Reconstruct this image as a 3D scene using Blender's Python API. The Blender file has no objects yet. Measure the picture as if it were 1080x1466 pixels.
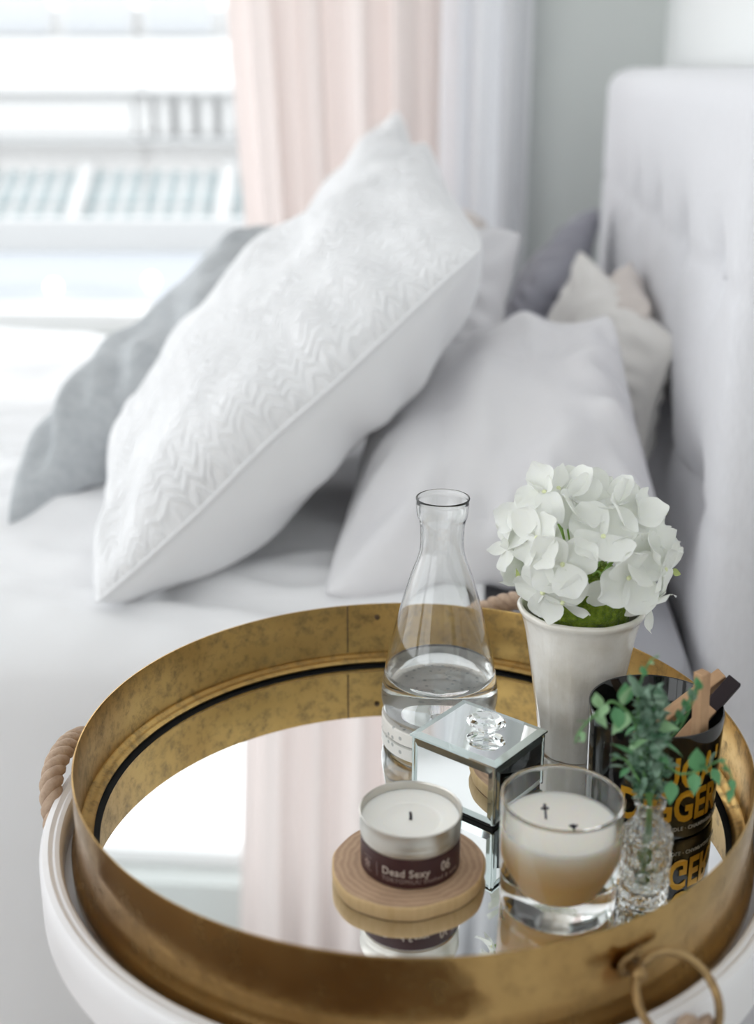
import bpy, bmesh, math, random
from mathutils import Vector, Matrix, noise
random.seed(7)
R = math.radians
sc = bpy.context.scene
col = sc.collection

# ------------------------------------------------------------------ camera
EYE = Vector((0, 0, 1.15)); FPX = 1796.0; PITCH = R(19.5)
CP, SP = math.cos(PITCH), math.sin(PITCH)
cam_d = bpy.data.cameras.new('camera'); cam = bpy.data.objects.new('camera', cam_d); col.objects.link(cam)
cam.location = EYE; cam.rotation_euler = (R(90) - PITCH, 0, 0)
cam_d.sensor_fit = 'VERTICAL'; cam_d.sensor_height = 36.0; cam_d.sensor_width = 36.0 * 1080 / 1466
cam_d.lens = FPX / 1466 * 36.0
cam_d.clip_start = 0.02; cam_d.clip_end = 200
cam_d.dof.use_dof = True; cam_d.dof.focus_distance = 0.96; cam_d.dof.aperture_fstop = 3.4
sc.camera = cam

# ------------------------------------------------------------------ world, exposure
w = bpy.data.worlds.new('world'); sc.world = w; w.use_nodes = True
bgn = w.node_tree.nodes['Background']
bgn.inputs[0].default_value = (0.975, 0.985, 1.0, 1); bgn.inputs[1].default_value = 1.0
sc.view_settings.view_transform = 'Standard'; sc.view_settings.look = 'None'
sc.view_settings.gamma = 1; sc.view_settings.use_curve_mapping = False
sc.view_settings.exposure = 1.5
sc.cycles.max_bounces = 24; sc.cycles.transmission_bounces = 20; sc.cycles.glossy_bounces = 8; sc.cycles.diffuse_bounces = 6; sc.cycles.transparent_max_bounces = 16

# ------------------------------------------------------------------ coordinates
YAW = R(4.65)
UA = Vector((math.sin(YAW), math.cos(YAW), 0)); VB = Vector((math.cos(YAW), -math.sin(YAW), 0))
def W(a, b, z): return UA * a + VB * b + Vector((0, 0, z))     # room frame: a along the headboard wall, b towards that wall
def at(px, py, y):
    u = (px - 540) / FPX; v = (733 - py) / FPX
    d = Vector((u, CP + v * SP, -SP + v * CP)); return EYE + d * (y / d.y)
def atz(px, py, z):
    u = (px - 540) / FPX; v = (733 - py) / FPX
    d = Vector((u, CP + v * SP, -SP + v * CP)); return EYE + d * ((z - EYE.z) / d.z)
def proj(p):
    q = Vector(p) - EYE; d = q.y * CP - q.z * SP
    return Vector((540 + FPX * q.x / d, 733 - FPX * (q.y * SP + q.z * CP) / d))

# ------------------------------------------------------------------ object helpers
def tag(o, label=None, cat=None, group=None, kind=None):
    if label: o['label'] = label
    if cat: o['category'] = cat
    if group: o['group'] = group
    if kind: o['kind'] = kind
    return o
def link(o, parent=None):
    col.objects.link(o)
    if parent is not None: o.parent = parent
    return o
def empty(name, loc=(0, 0, 0), rz=0):
    o = bpy.data.objects.new(name, None); o.empty_display_size = .05
    o.location = loc; o.rotation_euler.z = rz; col.objects.link(o); return o
def mk(name, vf, mat, parent=None, smooth=True, uv=None, flat_angle=None):
    v, f = vf
    me = bpy.data.meshes.new(name); me.from_pydata([tuple(p) for p in v], [], f)
    bm = bmesh.new(); bm.from_mesh(me); bmesh.ops.recalc_face_normals(bm, faces=bm.faces); bm.to_mesh(me); bm.free()
    if uv is not None:
        l = me.uv_layers.new(name='UVMap')
        for lp in me.loops: l.data[lp.index].uv = uv[lp.vertex_index]
    if smooth: me.polygons.foreach_set('use_smooth', [True] * len(me.polygons))
    if mat: me.materials.append(mat)
    if smooth and flat_angle: me.set_sharp_from_angle(angle=R(flat_angle))
    return link(bpy.data.objects.new(name, me), parent)
def join(*parts):
    V = []; F = []
    for v, f in parts:
        o = len(V); V += [Vector(p) for p in v]; F += [[i + o for i in q] for q in f]
    return V, F
def xf(vf, M): return [M @ Vector(p) for p in vf[0]], vf[1]
def lathe(prof, n=64, rf=None, closed=False):
    V = []; F = []; m = len(prof); rings = []
    for (r, z) in prof:
        if r < 1e-6: rings.append([len(V)] * n); V.append(Vector((0, 0, z)))
        else:
            s = len(V); rings.append(list(range(s, s + n)))
            for k in range(n):
                t = 2 * math.pi * k / n; rr = r * (rf(t, z) if rf else 1)
                V.append(Vector((rr * math.cos(t), rr * math.sin(t), z)))
    pairs = [(i, i + 1) for i in range(m - 1)] + ([(m - 1, 0)] if closed else [])
    for i, j in pairs:
        for k in range(n):
            k2 = (k + 1) % n
            q = [rings[i][k], rings[i][k2], rings[j][k2], rings[j][k]]
            q = list(dict.fromkeys(q))
            if len(q) > 2: F.append(q)
    return V, F
def smoothprof(pts, sub=4):
    out = []; n = len(pts)
    for i in range(n - 1):
        p0 = pts[max(i - 1, 0)]; p1 = pts[i]; p2 = pts[i + 1]; p3 = pts[min(i + 2, n - 1)]
        for k in range(sub):
            t = k / sub
            out.append(tuple(.5 * ((2 * p1[c]) + (-p0[c] + p2[c]) * t + (2 * p0[c] - 5 * p1[c] + 4 * p2[c] - p3[c]) * t * t + (-p0[c] + 3 * p1[c] - 3 * p2[c] + p3[c]) * t ** 3) for c in (0, 1)))
    out.append(pts[-1]); return [(max(r, 0), z) for r, z in out]
def box(sx, sy, sz, bev=0, loc=(0, 0, 0), seg=2):
    bm = bmesh.new(); bmesh.ops.create_cube(bm, size=1)
    for v in bm.verts: v.co = Vector((v.co.x * sx, v.co.y * sy, v.co.z * sz))
    if bev: bmesh.ops.bevel(bm, geom=list(bm.edges), offset=bev, segments=seg, affect='EDGES', profile=.5)
    bm.verts.index_update()
    V = [v.co + Vector(loc) for v in bm.verts]; F = [[v.index for v in f.verts] for f in bm.faces]; bm.free(); return V, F
def sphere(r, loc=(0, 0, 0), seg=16, ring=10, sc3=(1, 1, 1)):
    prof = [(r * math.sin(math.pi * i / ring), -r * math.cos(math.pi * i / ring)) for i in range(ring + 1)]
    v, f = lathe(prof, seg); return [Vector((p.x * sc3[0], p.y * sc3[1], p.z * sc3[2])) + Vector(loc) for p in v], f
def tube(pts, rad, n=8, closed=False, caps=True):
    pts = [Vector(p) for p in pts]; m = len(pts); V = []; F = []
    rads = rad if isinstance(rad, (list, tuple)) else [rad] * m
    nrm = None
    for i in range(m):
        if closed: t = pts[(i + 1) % m] - pts[i - 1]
        else: t = pts[min(i + 1, m - 1)] - pts[max(i - 1, 0)]
        t = t.normalized() if t.length > 1e-9 else Vector((0, 0, 1))
        if nrm is None:
            nrm = t.cross(Vector((0, 0, 1)));
            if nrm.length < .01: nrm = t.cross(Vector((1, 0, 0)))
        nrm = (nrm - t * nrm.dot(t)).normalized(); bn = t.cross(nrm)
        for k in range(n):
            a = 2 * math.pi * k / n; V.append(pts[i] + (nrm * math.cos(a) + bn * math.sin(a)) * rads[i])
    for i in range(m if closed else m - 1):
        j = (i + 1) % m
        for k in range(n): F.append([i * n + k, i * n + (k + 1) % n, j * n + (k + 1) % n, j * n + k])
    if not closed and caps:
        F.append(list(range(n))[::-1]); F.append([(m - 1) * n + k for k in range(n)])
    return V, F
def catmull(pts, sub=6):
    pts = [Vector(p) for p in pts]; out = []; n = len(pts)
    for i in range(n - 1):
        p0, p1, p2, p3 = pts[max(i - 1, 0)], pts[i], pts[i + 1], pts[min(i + 2, n - 1)]
        for k in range(sub):
            t = k / sub
            out.append(.5 * ((2 * p1) + (p2 - p0) * t + (2 * p0 - 5 * p1 + 4 * p2 - p3) * t * t + (3 * p1 - p0 - 3 * p2 + p3) * t ** 3))
    out.append(pts[-1]); return out
def rbox(a0, a1, b0, b1, z0, z1, bev=0):               # a box in the room frame
    v, f = box(b1 - b0, a1 - a0, z1 - z0, bev)
    c = W((a0 + a1) / 2, (b0 + b1) / 2, (z0 + z1) / 2)
    return [c + VB * p.x + UA * p.y + Vector((0, 0, p.z)) for p in v], f

# ------------------------------------------------------------------ materials
def newmat(name):
    m = bpy.data.materials.new(name); m.use_nodes = True
    nt = m.node_tree; return m, nt, nt.nodes['Principled BSDF']
def P(name, c, rough=.5, metal=0, spec=.5, trans=0, ior=1.45, sheen=0, sss=0, sssr=(.01, .006, .003), coat=0):
    m, nt, b = newmat(name); i = b.inputs
    i['Base Color'].default_value = (*c, 1); i['Roughness'].default_value = rough; i['Metallic'].default_value = metal
    i['Specular IOR Level'].default_value = spec; i['Transmission Weight'].default_value = trans; i['IOR'].default_value = ior
    i['Sheen Weight'].default_value = sheen; i['Coat Weight'].default_value = coat
    if sss: i['Subsurface Weight'].default_value = sss; i['Subsurface Radius'].default_value = sssr; i['Subsurface Scale'].default_value = 1
    return m
def N(nt, t, **kw):
    n = nt.nodes.new(t)
    for k, v in kw.items():
        if k.startswith('_'): setattr(n, k[1:], v)
        else: n.inputs[k.replace('__', ' ')].default_value = v
    return n
def noise_tex(nt, scale, detail=4, rough=.55, coord='Object', mapscale=None):
    tc = N(nt, 'ShaderNodeTexCoord'); n = N(nt, 'ShaderNodeTexNoise', Scale=scale, Detail=detail, Roughness=rough)
    if mapscale:
        mp = N(nt, 'ShaderNodeMapping'); mp.inputs['Scale'].default_value = mapscale
        nt.links.new(tc.outputs[coord], mp.inputs[0]); nt.links.new(mp.outputs[0], n.inputs['Vector'])
    else: nt.links.new(tc.outputs[coord], n.inputs['Vector'])
    return n
def ramp(nt, src, stops):
    r = N(nt, 'ShaderNodeValToRGB'); e = r.color_ramp.elements
    e[0].position, e[0].color = stops[0][0], (*stops[0][1], 1); e[1].position, e[1].color = stops[-1][0], (*stops[-1][1], 1)
    for p, c in stops[1:-1]: x = e.new(p); x.color = (*c, 1)
    nt.links.new(src, r.inputs[0]); return r
def bump(nt, bsdf, src, strength=.3, dist=.002, prev=None):
    b = N(nt, 'ShaderNodeBump', Strength=strength, Distance=dist); nt.links.new(src, b.inputs['Height'])
    if prev: nt.links.new(prev.outputs[0], b.inputs['Normal'])
    nt.links.new(b.outputs[0], bsdf.inputs['Normal']); return b
def fabric(name, c, scale=900, strength=.25, mott=None, wr=.3, wrscale=14):
    m, nt, b = newmat(name); b.inputs['Roughness'].default_value = .9; b.inputs['Specular IOR Level'].default_value = .15
    b.inputs['Sheen Weight'].default_value = .15
    n1 = noise_tex(nt, wrscale, 3); b1 = bump(nt, b, n1.outputs[0], wr, .01)
    n2 = noise_tex(nt, scale, 2); bump(nt, b, n2.outputs[0], strength, .0008, b1)
    if mott:
        n3 = noise_tex(nt, mott[0], 5); r = ramp(nt, n3.outputs[0], [(.35, c), (.65, mott[1])]); nt.links.new(r.outputs[0], b.inputs['Base Color'])
    else: b.inputs['Base Color'].default_value = (*c, 1)
    return m
M = {}
M['wall'] = P('wall_paint', (.80, .815, .81), .85, spec=.2)
M['wallgrey'] = P('wall_paint_sage', (.60, .625, .61), .85, spec=.2)
M['ceil'] = P('ceiling_paint', (.85, .85, .85), .9, spec=.1)
M['frame'] = P('window_frame_white', (.88, .88, .88), .4)
M['ext_white'] = P('render_white', (.50, .50, .50), .8)
M['ext_grey'] = P('facade_line_grey', (.36, .365, .37), .8)
M['ext_beige'] = P('render_beige', (.42, .41, .405), .8)
M['ext_glass'] = P('blue_glazing', (.21, .27, .285), .3)
M['ext_glass2'] = P('grey_glazing', (.36, .375, .395), .3)
M['terrace'] = P('terrace_membrane', (.34, .36, .39), .8)
M['white_fab'] = fabric('white_cotton', (.84, .84, .85), 700, .2, wr=.25, wrscale=10)
M['sheet'] = fabric('duvet_cotton', (.85, .85, .86), 600, .15, wr=.2, wrscale=7)
M['linen'] = fabric('plain_linen', (.77, .76, .77), 500, .3, mott=(5, (.72, .71, .73)), wr=.7, wrscale=7)
M['cream'] = fabric('cream_cotton', (.80, .78, .75), 500, .3, wr=.4, wrscale=14)
M['beige'] = fabric('beige_cotton', (.70, .64, .60), 500, .3)
M['grey'] = fabric('grey_melange', (.42, .44, .46), 300, .5, mott=(70, (.50, .52, .535)), wr=.35, wrscale=12)
M['dgrey'] = fabric('charcoal_cotton', (.33, .33, .37), 400, .3)
M['sheetgrey'] = fabric('grey_sheet', (.40, .40, .43), 500, .3, wr=.5, wrscale=8)
def weave(name, c):
    m, nt, b = newmat(name); b.inputs['Roughness'].default_value = .92; b.inputs['Specular IOR Level'].default_value = .15; b.inputs['Sheen Weight'].default_value = .2
    n1 = noise_tex(nt, 1.0, 3, .6, 'Object', (700, 700, 60)); n2 = noise_tex(nt, 1.0, 3, .6, 'Object', (80, 80, 600))
    ad = N(nt, 'ShaderNodeMath', _operation='ADD'); nt.links.new(n1.outputs[0], ad.inputs[0]); nt.links.new(n2.outputs[0], ad.inputs[1])
    bump(nt, b, ad.outputs[0], .45, .001)
    r = ramp(nt, n1.outputs[0], [(.3, tuple(x * .9 for x in c)), (.7, c)]); nt.links.new(r.outputs[0], b.inputs['Base Color'])
    return m
M['headboard'] = weave('headboard_linen', (.80, .80, .83))
def matelasse():
    m, nt, b = newmat('quilted_matelasse'); b.inputs['Base Color'].default_value = (.86, .86, .87, 1)
    b.inputs['Roughness'].default_value = .9; b.inputs['Specular IOR Level'].default_value = .15; b.inputs['Sheen Weight'].default_value = .15
    tc = N(nt, 'ShaderNodeTexCoord'); nz = N(nt, 'ShaderNodeTexNoise', Scale=9, Detail=2)
    nt.links.new(tc.outputs['UV'], nz.inputs['Vector'])
    mx = N(nt, 'ShaderNodeMixRGB', Fac=.085); nt.links.new(tc.outputs['UV'], mx.inputs[1]); nt.links.new(nz.outputs['Color'], mx.inputs[2])
    sp = N(nt, 'ShaderNodeSeparateXYZ'); nt.links.new(mx.outputs[0], sp.inputs[0])
    def mth(op, a, bb=None):
        n = N(nt, 'ShaderNodeMath', _operation=op)
        for k, v in enumerate((a, bb)):
            if v is None: continue
            if isinstance(v, (int, float)): n.inputs[k].default_value = v
            else: nt.links.new(v, n.inputs[k])
        return n.outputs[0]
    tri = mth('ABSOLUTE', mth('SUBTRACT', mth('FRACT', mth('MULTIPLY', sp.outputs[0], 22.0)), .5))
    ph = mth('ADD', mth('MULTIPLY', sp.outputs[1], 46.0), mth('MULTIPLY', tri, 2.0))
    wv = mth('ABSOLUTE', mth('SINE', mth('MULTIPLY', ph, math.pi)))
    mk_ = N(nt, 'ShaderNodeTexNoise', Scale=6, Detail=2); nt.links.new(tc.outputs['UV'], mk_.inputs['Vector']); b1 = bump(nt, b, mth('MULTIPLY', wv, mth('MULTIPLY', mk_.outputs[0], 1.6)), .55, .005)
    n2 = noise_tex(nt, 22, 4, .6); b2 = bump(nt, b, n2.outputs[0], .6, .012, b1)
    n3 = noise_tex(nt, 700, 2); bump(nt, b, n3.outputs[0], .2, .0008, b2)
    return m
M['quilt'] = matelasse()
def cloth_trans(name, c, tr):
    m, nt, b = newmat(name); b.inputs['Base Color'].default_value = (*c, 1); b.inputs['Roughness'].default_value = .9; b.inputs['Specular IOR Level'].default_value = .1
    t = N(nt, 'ShaderNodeBsdfTranslucent'); t.inputs[0].default_value = (*c, 1)
    mx = N(nt, 'ShaderNodeMixShader'); mx.inputs[0].default_value = tr
    nt.links.new(b.outputs[0], mx.inputs[1]); nt.links.new(t.outputs[0], mx.inputs[2]); nt.links.new(mx.outputs[0], nt.nodes['Material Output'].inputs[0])
    n = noise_tex(nt, 400, 2); bump(nt, b, n.outputs[0], .2, .001)
    return m
M['pink'] = cloth_trans('pink_curtain_cloth', (.80, .725, .70), .27)
M['whitec'] = cloth_trans('white_curtain_cloth', (.84, .84, .86), .32)
def brass(name, base, dark, rough=.3, spot=40):
    m, nt, b = newmat(name); b.inputs['Metallic'].default_value = 1
    n1 = noise_tex(nt, spot, 8, .7); n2 = noise_tex(nt, 7, 3)
    r1 = ramp(nt, n1.outputs[0], [(.28, dark), (.52, base)]); r2 = ramp(nt, n2.outputs[0], [(.35, (.62, .56, .5)), (.65, (1, 1, 1))])
    mx = N(nt, 'ShaderNodeMixRGB', _blend_type='MULTIPLY', Fac=1); nt.links.new(r1.outputs[0], mx.inputs[1]); nt.links.new(r2.outputs[0], mx.inputs[2])
    nt.links.new(mx.outputs[0], b.inputs['Base Color'])
    rr = ramp(nt, n1.outputs[0], [(.35, (rough + .16,) * 3), (.6, (rough,) * 3)]); nt.links.new(rr.outputs[0], b.inputs['Roughness'])
    n3 = noise_tex(nt, 90, 4); bump(nt, b, n3.outputs[0], .12, .001)
    return m
M['brass'] = brass('aged_brass', (.52, .345, .14), (.34, .23, .10), .14, 60)
M['brass_in'] = brass('aged_brass_inside', (.58, .385, .14), (.27, .20, .10), .30, 95)
M['brass_dark'] = brass('aged_brass_ring', (.45, .31, .15), (.16, .11, .07), .35, 90)
M['seam'] = P('dark_seam', (.12, .08, .05), .6, .6)
M['mirror'] = P('mirror_silver', (.90, .915, .92), .006, 1)
M['boxmirror'] = P('box_mirror', (.88, .90, .90), .015, 1)
M['boxedge'] = P('bevelled_glass_edge', (.62, .70, .69), .08, .9)
M['black_gap'] = P('black_felt', (.012, .012, .012), .9)
M['tablewhite'] = P('white_lacquer', (.84, .83, .84), .35)
M['rope'] = fabric('jute_rope', (.42, .30, .22), 600, .6, mott=(160, (.52, .39, .29)))
M['glass'] = P('clear_glass', (.985, .995, .99), 0.0, trans=1, ior=1.46)
M['crystal'] = P('cut_crystal', (.97, .99, .985), 0.0, trans=1, ior=1.52)
M['water'] = P('water', (1, 1, 1), 0.0, trans=1, ior=1.333)
def terrazzo():
    m, nt, b = newmat('terrazzo_stone'); b.inputs['Roughness'].default_value = .5
    tc = N(nt, 'ShaderNodeTexCoord'); v = N(nt, 'ShaderNodeTexVoronoi', Scale=150); nt.links.new(tc.outputs['Object'], v.inputs['Vector'])
    r = ramp(nt, v.outputs['Distance'], [(.20, (.50, .50, .48)), (.30, (.90, .87, .82))])
    nt.links.new(r.outputs[0], b.inputs['Base Color']); return m
M['terrazzo'] = terrazzo()
def wood(name, c1, c2, rings=True, scale=1.0):
    m, nt, b = newmat(name); b.inputs['Roughness'].default_value = .65; b.inputs['Specular IOR Level'].default_value = .25
    tc = N(nt, 'ShaderNodeTexCoord')
    if rings:
        wv = N(nt, 'ShaderNodeTexWave', Scale=72 * scale, Distortion=4.0, Detail=3); wv.wave_type = 'RINGS'; wv.rings_direction = 'Z'
        wv.inputs['Detail Scale'].default_value = 1.2
        nt.links.new(tc.outputs['Object'], wv.inputs['Vector']); src = wv.outputs['Fac']
    else:
        n = noise_tex(nt, 1, 5, .6, 'Object', (260 * scale, 260 * scale, 22 * scale)); src = n.outputs[0]
    n2 = noise_tex(nt, 45, 4)
    mx = N(nt, 'ShaderNodeMixRGB', Fac=.72 if rings else .5); nt.links.new(src, mx.inputs[1]); nt.links.new(n2.outputs[0], mx.inputs[2])
    r = ramp(nt, mx.outputs[0], [(.25, c2), (.7, c1)]); nt.links.new(r.outputs[0], b.inputs['Base Color'])
    bump(nt, b, mx.outputs[0], .15, .001); return m
M['slice_top'] = wood('wood_slice_rings', (.56, .38, .25), (.40, .26, .17))
M['slice_bark'] = wood('wood_slice_rim', (.80, .60, .34), (.60, .40, .19), False)
M['palo'] = wood('palo_santo_wood', (.56, .36, .21), (.38, .22, .12), False)
M['tin'] = P('brushed_tin', (.60, .575, .53), .33, 1)
M['maroon'] = P('maroon_label', (.055, .018, .02), .45)
M['ink'] = P('cream_ink', (.62, .54, .48), .6)
M['ink_dim'] = P('faded_ink', (.36, .27, .25), .6)
M['wax'] = P('white_wax', (.86, .84, .79), .45, sss=.35, sssr=(.006, .005, .004))
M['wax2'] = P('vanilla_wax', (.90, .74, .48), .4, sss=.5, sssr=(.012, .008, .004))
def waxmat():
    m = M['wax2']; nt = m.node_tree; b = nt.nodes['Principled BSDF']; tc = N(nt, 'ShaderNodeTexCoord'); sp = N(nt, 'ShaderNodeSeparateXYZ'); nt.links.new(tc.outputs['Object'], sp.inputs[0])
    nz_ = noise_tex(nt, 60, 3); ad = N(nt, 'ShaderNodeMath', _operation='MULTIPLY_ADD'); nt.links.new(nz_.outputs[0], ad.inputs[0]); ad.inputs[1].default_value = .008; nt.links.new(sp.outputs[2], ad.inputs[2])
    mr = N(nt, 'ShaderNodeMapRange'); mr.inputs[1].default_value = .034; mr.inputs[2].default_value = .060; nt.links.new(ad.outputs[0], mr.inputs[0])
    r = ramp(nt, mr.outputs[0], [(0, (.92, .60, .25)), (.55, (.93, .74, .46)), (1, (.92, .87, .80))]); nt.links.new(r.outputs[0], b.inputs['Base Color'])  # paler upward: light entering at the top put into the colour, with surface frosting
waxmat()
M['wax2top'] = P('vanilla_wax_frost', (.92, .88, .82), .45, sss=.4, sssr=(.01, .008, .006))
M['wick'] = P('burnt_wick', (.02, .012, .015), .8)
M['black'] = P('black_gloss_glass', (.006, .006, .006), .06, spec=.6)
M['goldink'] = P('gold_foil_lettering', (.62, .33, .02), .35, .35)
M['smallink'] = P('pale_lettering', (.45, .43, .38), .5)
M['petal'] = P('white_petal', (.90, .91, .87), .65, spec=.2, sss=.25, sssr=(.004, .004, .003))
M['petal_c'] = P('petal_eye', (.80, .84, .52), .6)
def add_translucent(m, f):
    nt = m.node_tree; b = nt.nodes['Principled BSDF']; t = N(nt, 'ShaderNodeBsdfTranslucent'); t.inputs[0].default_value = b.inputs['Base Color'].default_value
    mx = N(nt, 'ShaderNodeMixShader'); mx.inputs[0].default_value = f
    nt.links.new(b.outputs[0], mx.inputs[1]); nt.links.new(t.outputs[0], mx.inputs[2]); nt.links.new(mx.outputs[0], nt.nodes['Material Output'].inputs[0])
add_translucent(M['petal'], .25)
nt_ = M['petal'].node_tree; bump(nt_, nt_.nodes['Principled BSDF'], noise_tex(nt_, 1, 3, .5, 'Object', (90, 420, 90)).outputs[0], .25, .001)
M['calyx'] = P('green_calyx', (.30, .48, .12), .6)
M['leafy'] = P('yellow_green_leaf', (.36, .42, .14), .6)
M['moss'] = fabric('moss', (.10, .16, .012), 900, .9, mott=(220, (.22, .30, .03)), wr=.8, wrscale=120)
def leafmat(name, c1, c2):
    m, nt, b = newmat(name); b.inputs['Roughness'].default_value = .55
    n = noise_tex(nt, 120, 3); r = ramp(nt, n.outputs[0], [(.35, c1), (.65, c2)]); nt.links.new(r.outputs[0], b.inputs['Base Color']); return m
M['leaf'] = leafmat('faux_leaf', (.04, .17, .06), (.15, .38, .17))
M['leaf_l'] = leafmat('faux_leaf_pale', (.16, .34, .14), (.34, .50, .30))
M['leaf_d'] = leafmat('faux_leaf_dusty', (.05, .14, .075), (.30, .43, .33))
M['stem'] = P('green_stem', (.12, .27, .09), .6)
def ceramic():
    m, nt, b = newmat('crackled_glaze'); b.inputs['Roughness'].default_value = .16; b.inputs['Coat Weight'].default_value = .4
    n1 = noise_tex(nt, 18, 5); r = ramp(nt, n1.outputs[0], [(.3, (.62, .57, .49)), (.62, (.84, .81, .76))])
    tc = N(nt, 'ShaderNodeTexCoord'); v = N(nt, 'ShaderNodeTexVoronoi', Scale=130); v.feature = 'F1'; nt.links.new(tc.outputs['Object'], v.inputs['Vector'])
    r2 = ramp(nt, v.outputs['Distance'], [(.03, (.35, .28, .2)), (.06, (1, 1, 1))])
    n4 = noise_tex(nt, 60, 1); gt = N(nt, 'ShaderNodeMath', _operation='GREATER_THAN'); nt.links.new(n4.outputs[0], gt.inputs[0]); gt.inputs[1].default_value = .60
    mx = N(nt, 'ShaderNodeMixRGB', _blend_type='MULTIPLY'); nt.links.new(gt.outputs[0], mx.inputs[0]); nt.links.new(r.outputs[0], mx.inputs[1]); nt.links.new(r2.outputs[0], mx.inputs[2])
    nt.links.new(mx.outputs[0], b.inputs['Base Color'])
    n3 = noise_tex(nt, 120, 3); b1 = bump(nt, b, n3.outputs[0], .15, .001); n5 = noise_tex(nt, 1, 3, .5, 'Object', (120, 120, 25)); bump(nt, b, n5.outputs[0], .35, .002, b1); return m
M['ceramic'] = ceramic()
M['clay'] = P('raw_clay', (.55, .40, .28), .8)
M['floorwood'] = wood('oak_floor', (.20, .14, .10), (.12, .08, .055), False, .1)
def pane():
    m, nt, b = newmat('window_pane'); t = N(nt, 'ShaderNodeBsdfTransparent'); t.inputs[0].default_value = (.97, .98, .98, 1)
    g = N(nt, 'ShaderNodeBsdfGlossy'); g.inputs['Roughness'].default_value = 0.02
    mx = N(nt, 'ShaderNodeMixShader'); mx.inputs[0].default_value = .05
    nt.links.new(t.outputs[0], mx.inputs[1]); nt.links.new(g.outputs[0], mx.inputs[2]); nt.links.new(mx.outputs[0], nt.nodes['Material Output'].inputs[0]); return m
M['pane'] = pane()
M['globe'] = P('globe_emissive', (.95, .95, .95), .3)
M['globe'].node_tree.nodes['Principled BSDF'].inputs['Emission Color'].default_value = (1, 1, 1, 1)
M['globe'].node_tree.nodes['Principled BSDF'].inputs['Emission Strength'].default_value = 2.5

# ------------------------------------------------------------------ room shell
A_BACK, B_RIGHT, A_FRONT, B_LEFT, Z_C = 3.07, .405, -1.5, -3.3, 2.62
def struct(name, vf, mat, parent=None, smooth=False):
    o = mk(name, vf, mat, parent, smooth=smooth)
    if parent is None: o['kind'] = 'structure'
    return o
struct('floor', rbox(A_FRONT - .2, A_BACK + .2, B_LEFT - .2, B_RIGHT + .2, -.1, 0), M['floorwood'])
struct('ceiling', rbox(A_FRONT - .2, A_BACK + .2, B_LEFT - .2, B_RIGHT + .2, Z_C, Z_C + .1), M['ceil'])
struct('wall_right', rbox(A_FRONT - .2, A_BACK + .2, B_RIGHT, B_RIGHT + .2, 0, Z_C), M['wall'])
FB0, FB1, FZ0, FZ1 = -3.1, -1.1, .3, 2.4
struct('wall_front', join(rbox(A_FRONT - .2, A_FRONT, FB1, B_RIGHT, 0, Z_C), rbox(A_FRONT - .2, A_FRONT, B_LEFT - .2, FB0, 0, Z_C),
                          rbox(A_FRONT - .2, A_FRONT, FB0, FB1, 0, FZ0), rbox(A_FRONT - .2, A_FRONT, FB0, FB1, FZ1, Z_C)), M['wall'])
WB0, WB1, WZ0, WZ1 = -2.95, .03, .50, 2.40
struct('wall_back', join(rbox(A_BACK, A_BACK + .2, WB1, B_RIGHT, 0, Z_C), rbox(A_BACK, A_BACK + .2, B_LEFT, WB0, 0, Z_C),
                         rbox(A_BACK, A_BACK + .2, WB0, WB1, 0, WZ0), rbox(A_BACK, A_BACK + .2, WB0, WB1, WZ1, Z_C)), M['wallgrey'])
LA0, LA1, LZ0, LZ1 = -1.35, 2.95, .08, 2.5
struct('wall_left', join(rbox(A_FRONT, LA0, B_LEFT - .2, B_LEFT, 0, Z_C), rbox(LA1, A_BACK, B_LEFT - .2, B_LEFT, 0, Z_C),
                         rbox(LA0, LA1, B_LEFT - .2, B_LEFT, 0, LZ0), rbox(LA0, LA1, B_LEFT - .2, B_LEFT, LZ1, Z_C)), M['wall'])
def window(name, axis, lo, hi, z0, z1, plane, mull):
    t = .05
    def seg(l0, l1, y0, y1, th=.06):
        return rbox(plane, plane + th, l0, l1, y0, y1, .004) if axis == 'b' else rbox(l0, l1, plane, plane + th, y0, y1, .004)
    parts = [seg(lo, hi, z0, z0 + t), seg(lo, hi, z1 - t, z1), seg(lo, lo + t, z0 + t, z1 - t), seg(hi - t, hi, z0 + t, z1 - t)]
    for x in mull: parts.append(seg(x - t / 2, x + t / 2, z0 + t, z1 - t))
    o = struct(name, join(*parts), M['frame'])
    xs = [lo + t] + [q for x in mull for q in (x - t / 2, x + t / 2)] + [hi - t]
    for k in range(0, len(xs), 2):
        if axis == 'b': mk('pane', rbox(plane + .027, plane + .033, xs[k], xs[k + 1], z0 + t, z1 - t), M['pane'], o, smooth=False)
        else: mk('pane', rbox(xs[k], xs[k + 1], plane + .027, plane + .033, z0 + t, z1 - t), M['pane'], o, smooth=False)
    return o
w1 = window('window_1', 'b', WB0, WB1, WZ0, WZ1, A_BACK + .09, [-1.75])
window('window_2', 'a', LA0, LA1, LZ0, LZ1, B_LEFT - .14, [.08, 1.52])  # unseen left window, enlarged to nearly the whole wall for more fill light
window('fill_window', 'b', FB0, FB1, FZ0, FZ1, A_FRONT - .14, [-2.1])  # unseen window added behind the camera for front fill light
struct('trim_1', rbox(A_BACK - .10, A_BACK + .085, WB0 - .04, WB1 + .02, WZ0 - .03, WZ0 - .001, .006), M['frame'])
struct('baseboard_right', rbox(A_FRONT, A_BACK, B_RIGHT - .015, B_RIGHT - .0005, .0, .1, .003), M['frame'])
def portal(name, c, rot, sx, sy):
    d = bpy.data.lights.new(name, 'AREA'); d.shape = 'RECTANGLE'; d.size = sx; d.size_y = sy; d.cycles.is_portal = True
    o = bpy.data.objects.new(name, d); col.objects.link(o); o.location = c; o.rotation_euler = rot
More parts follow.
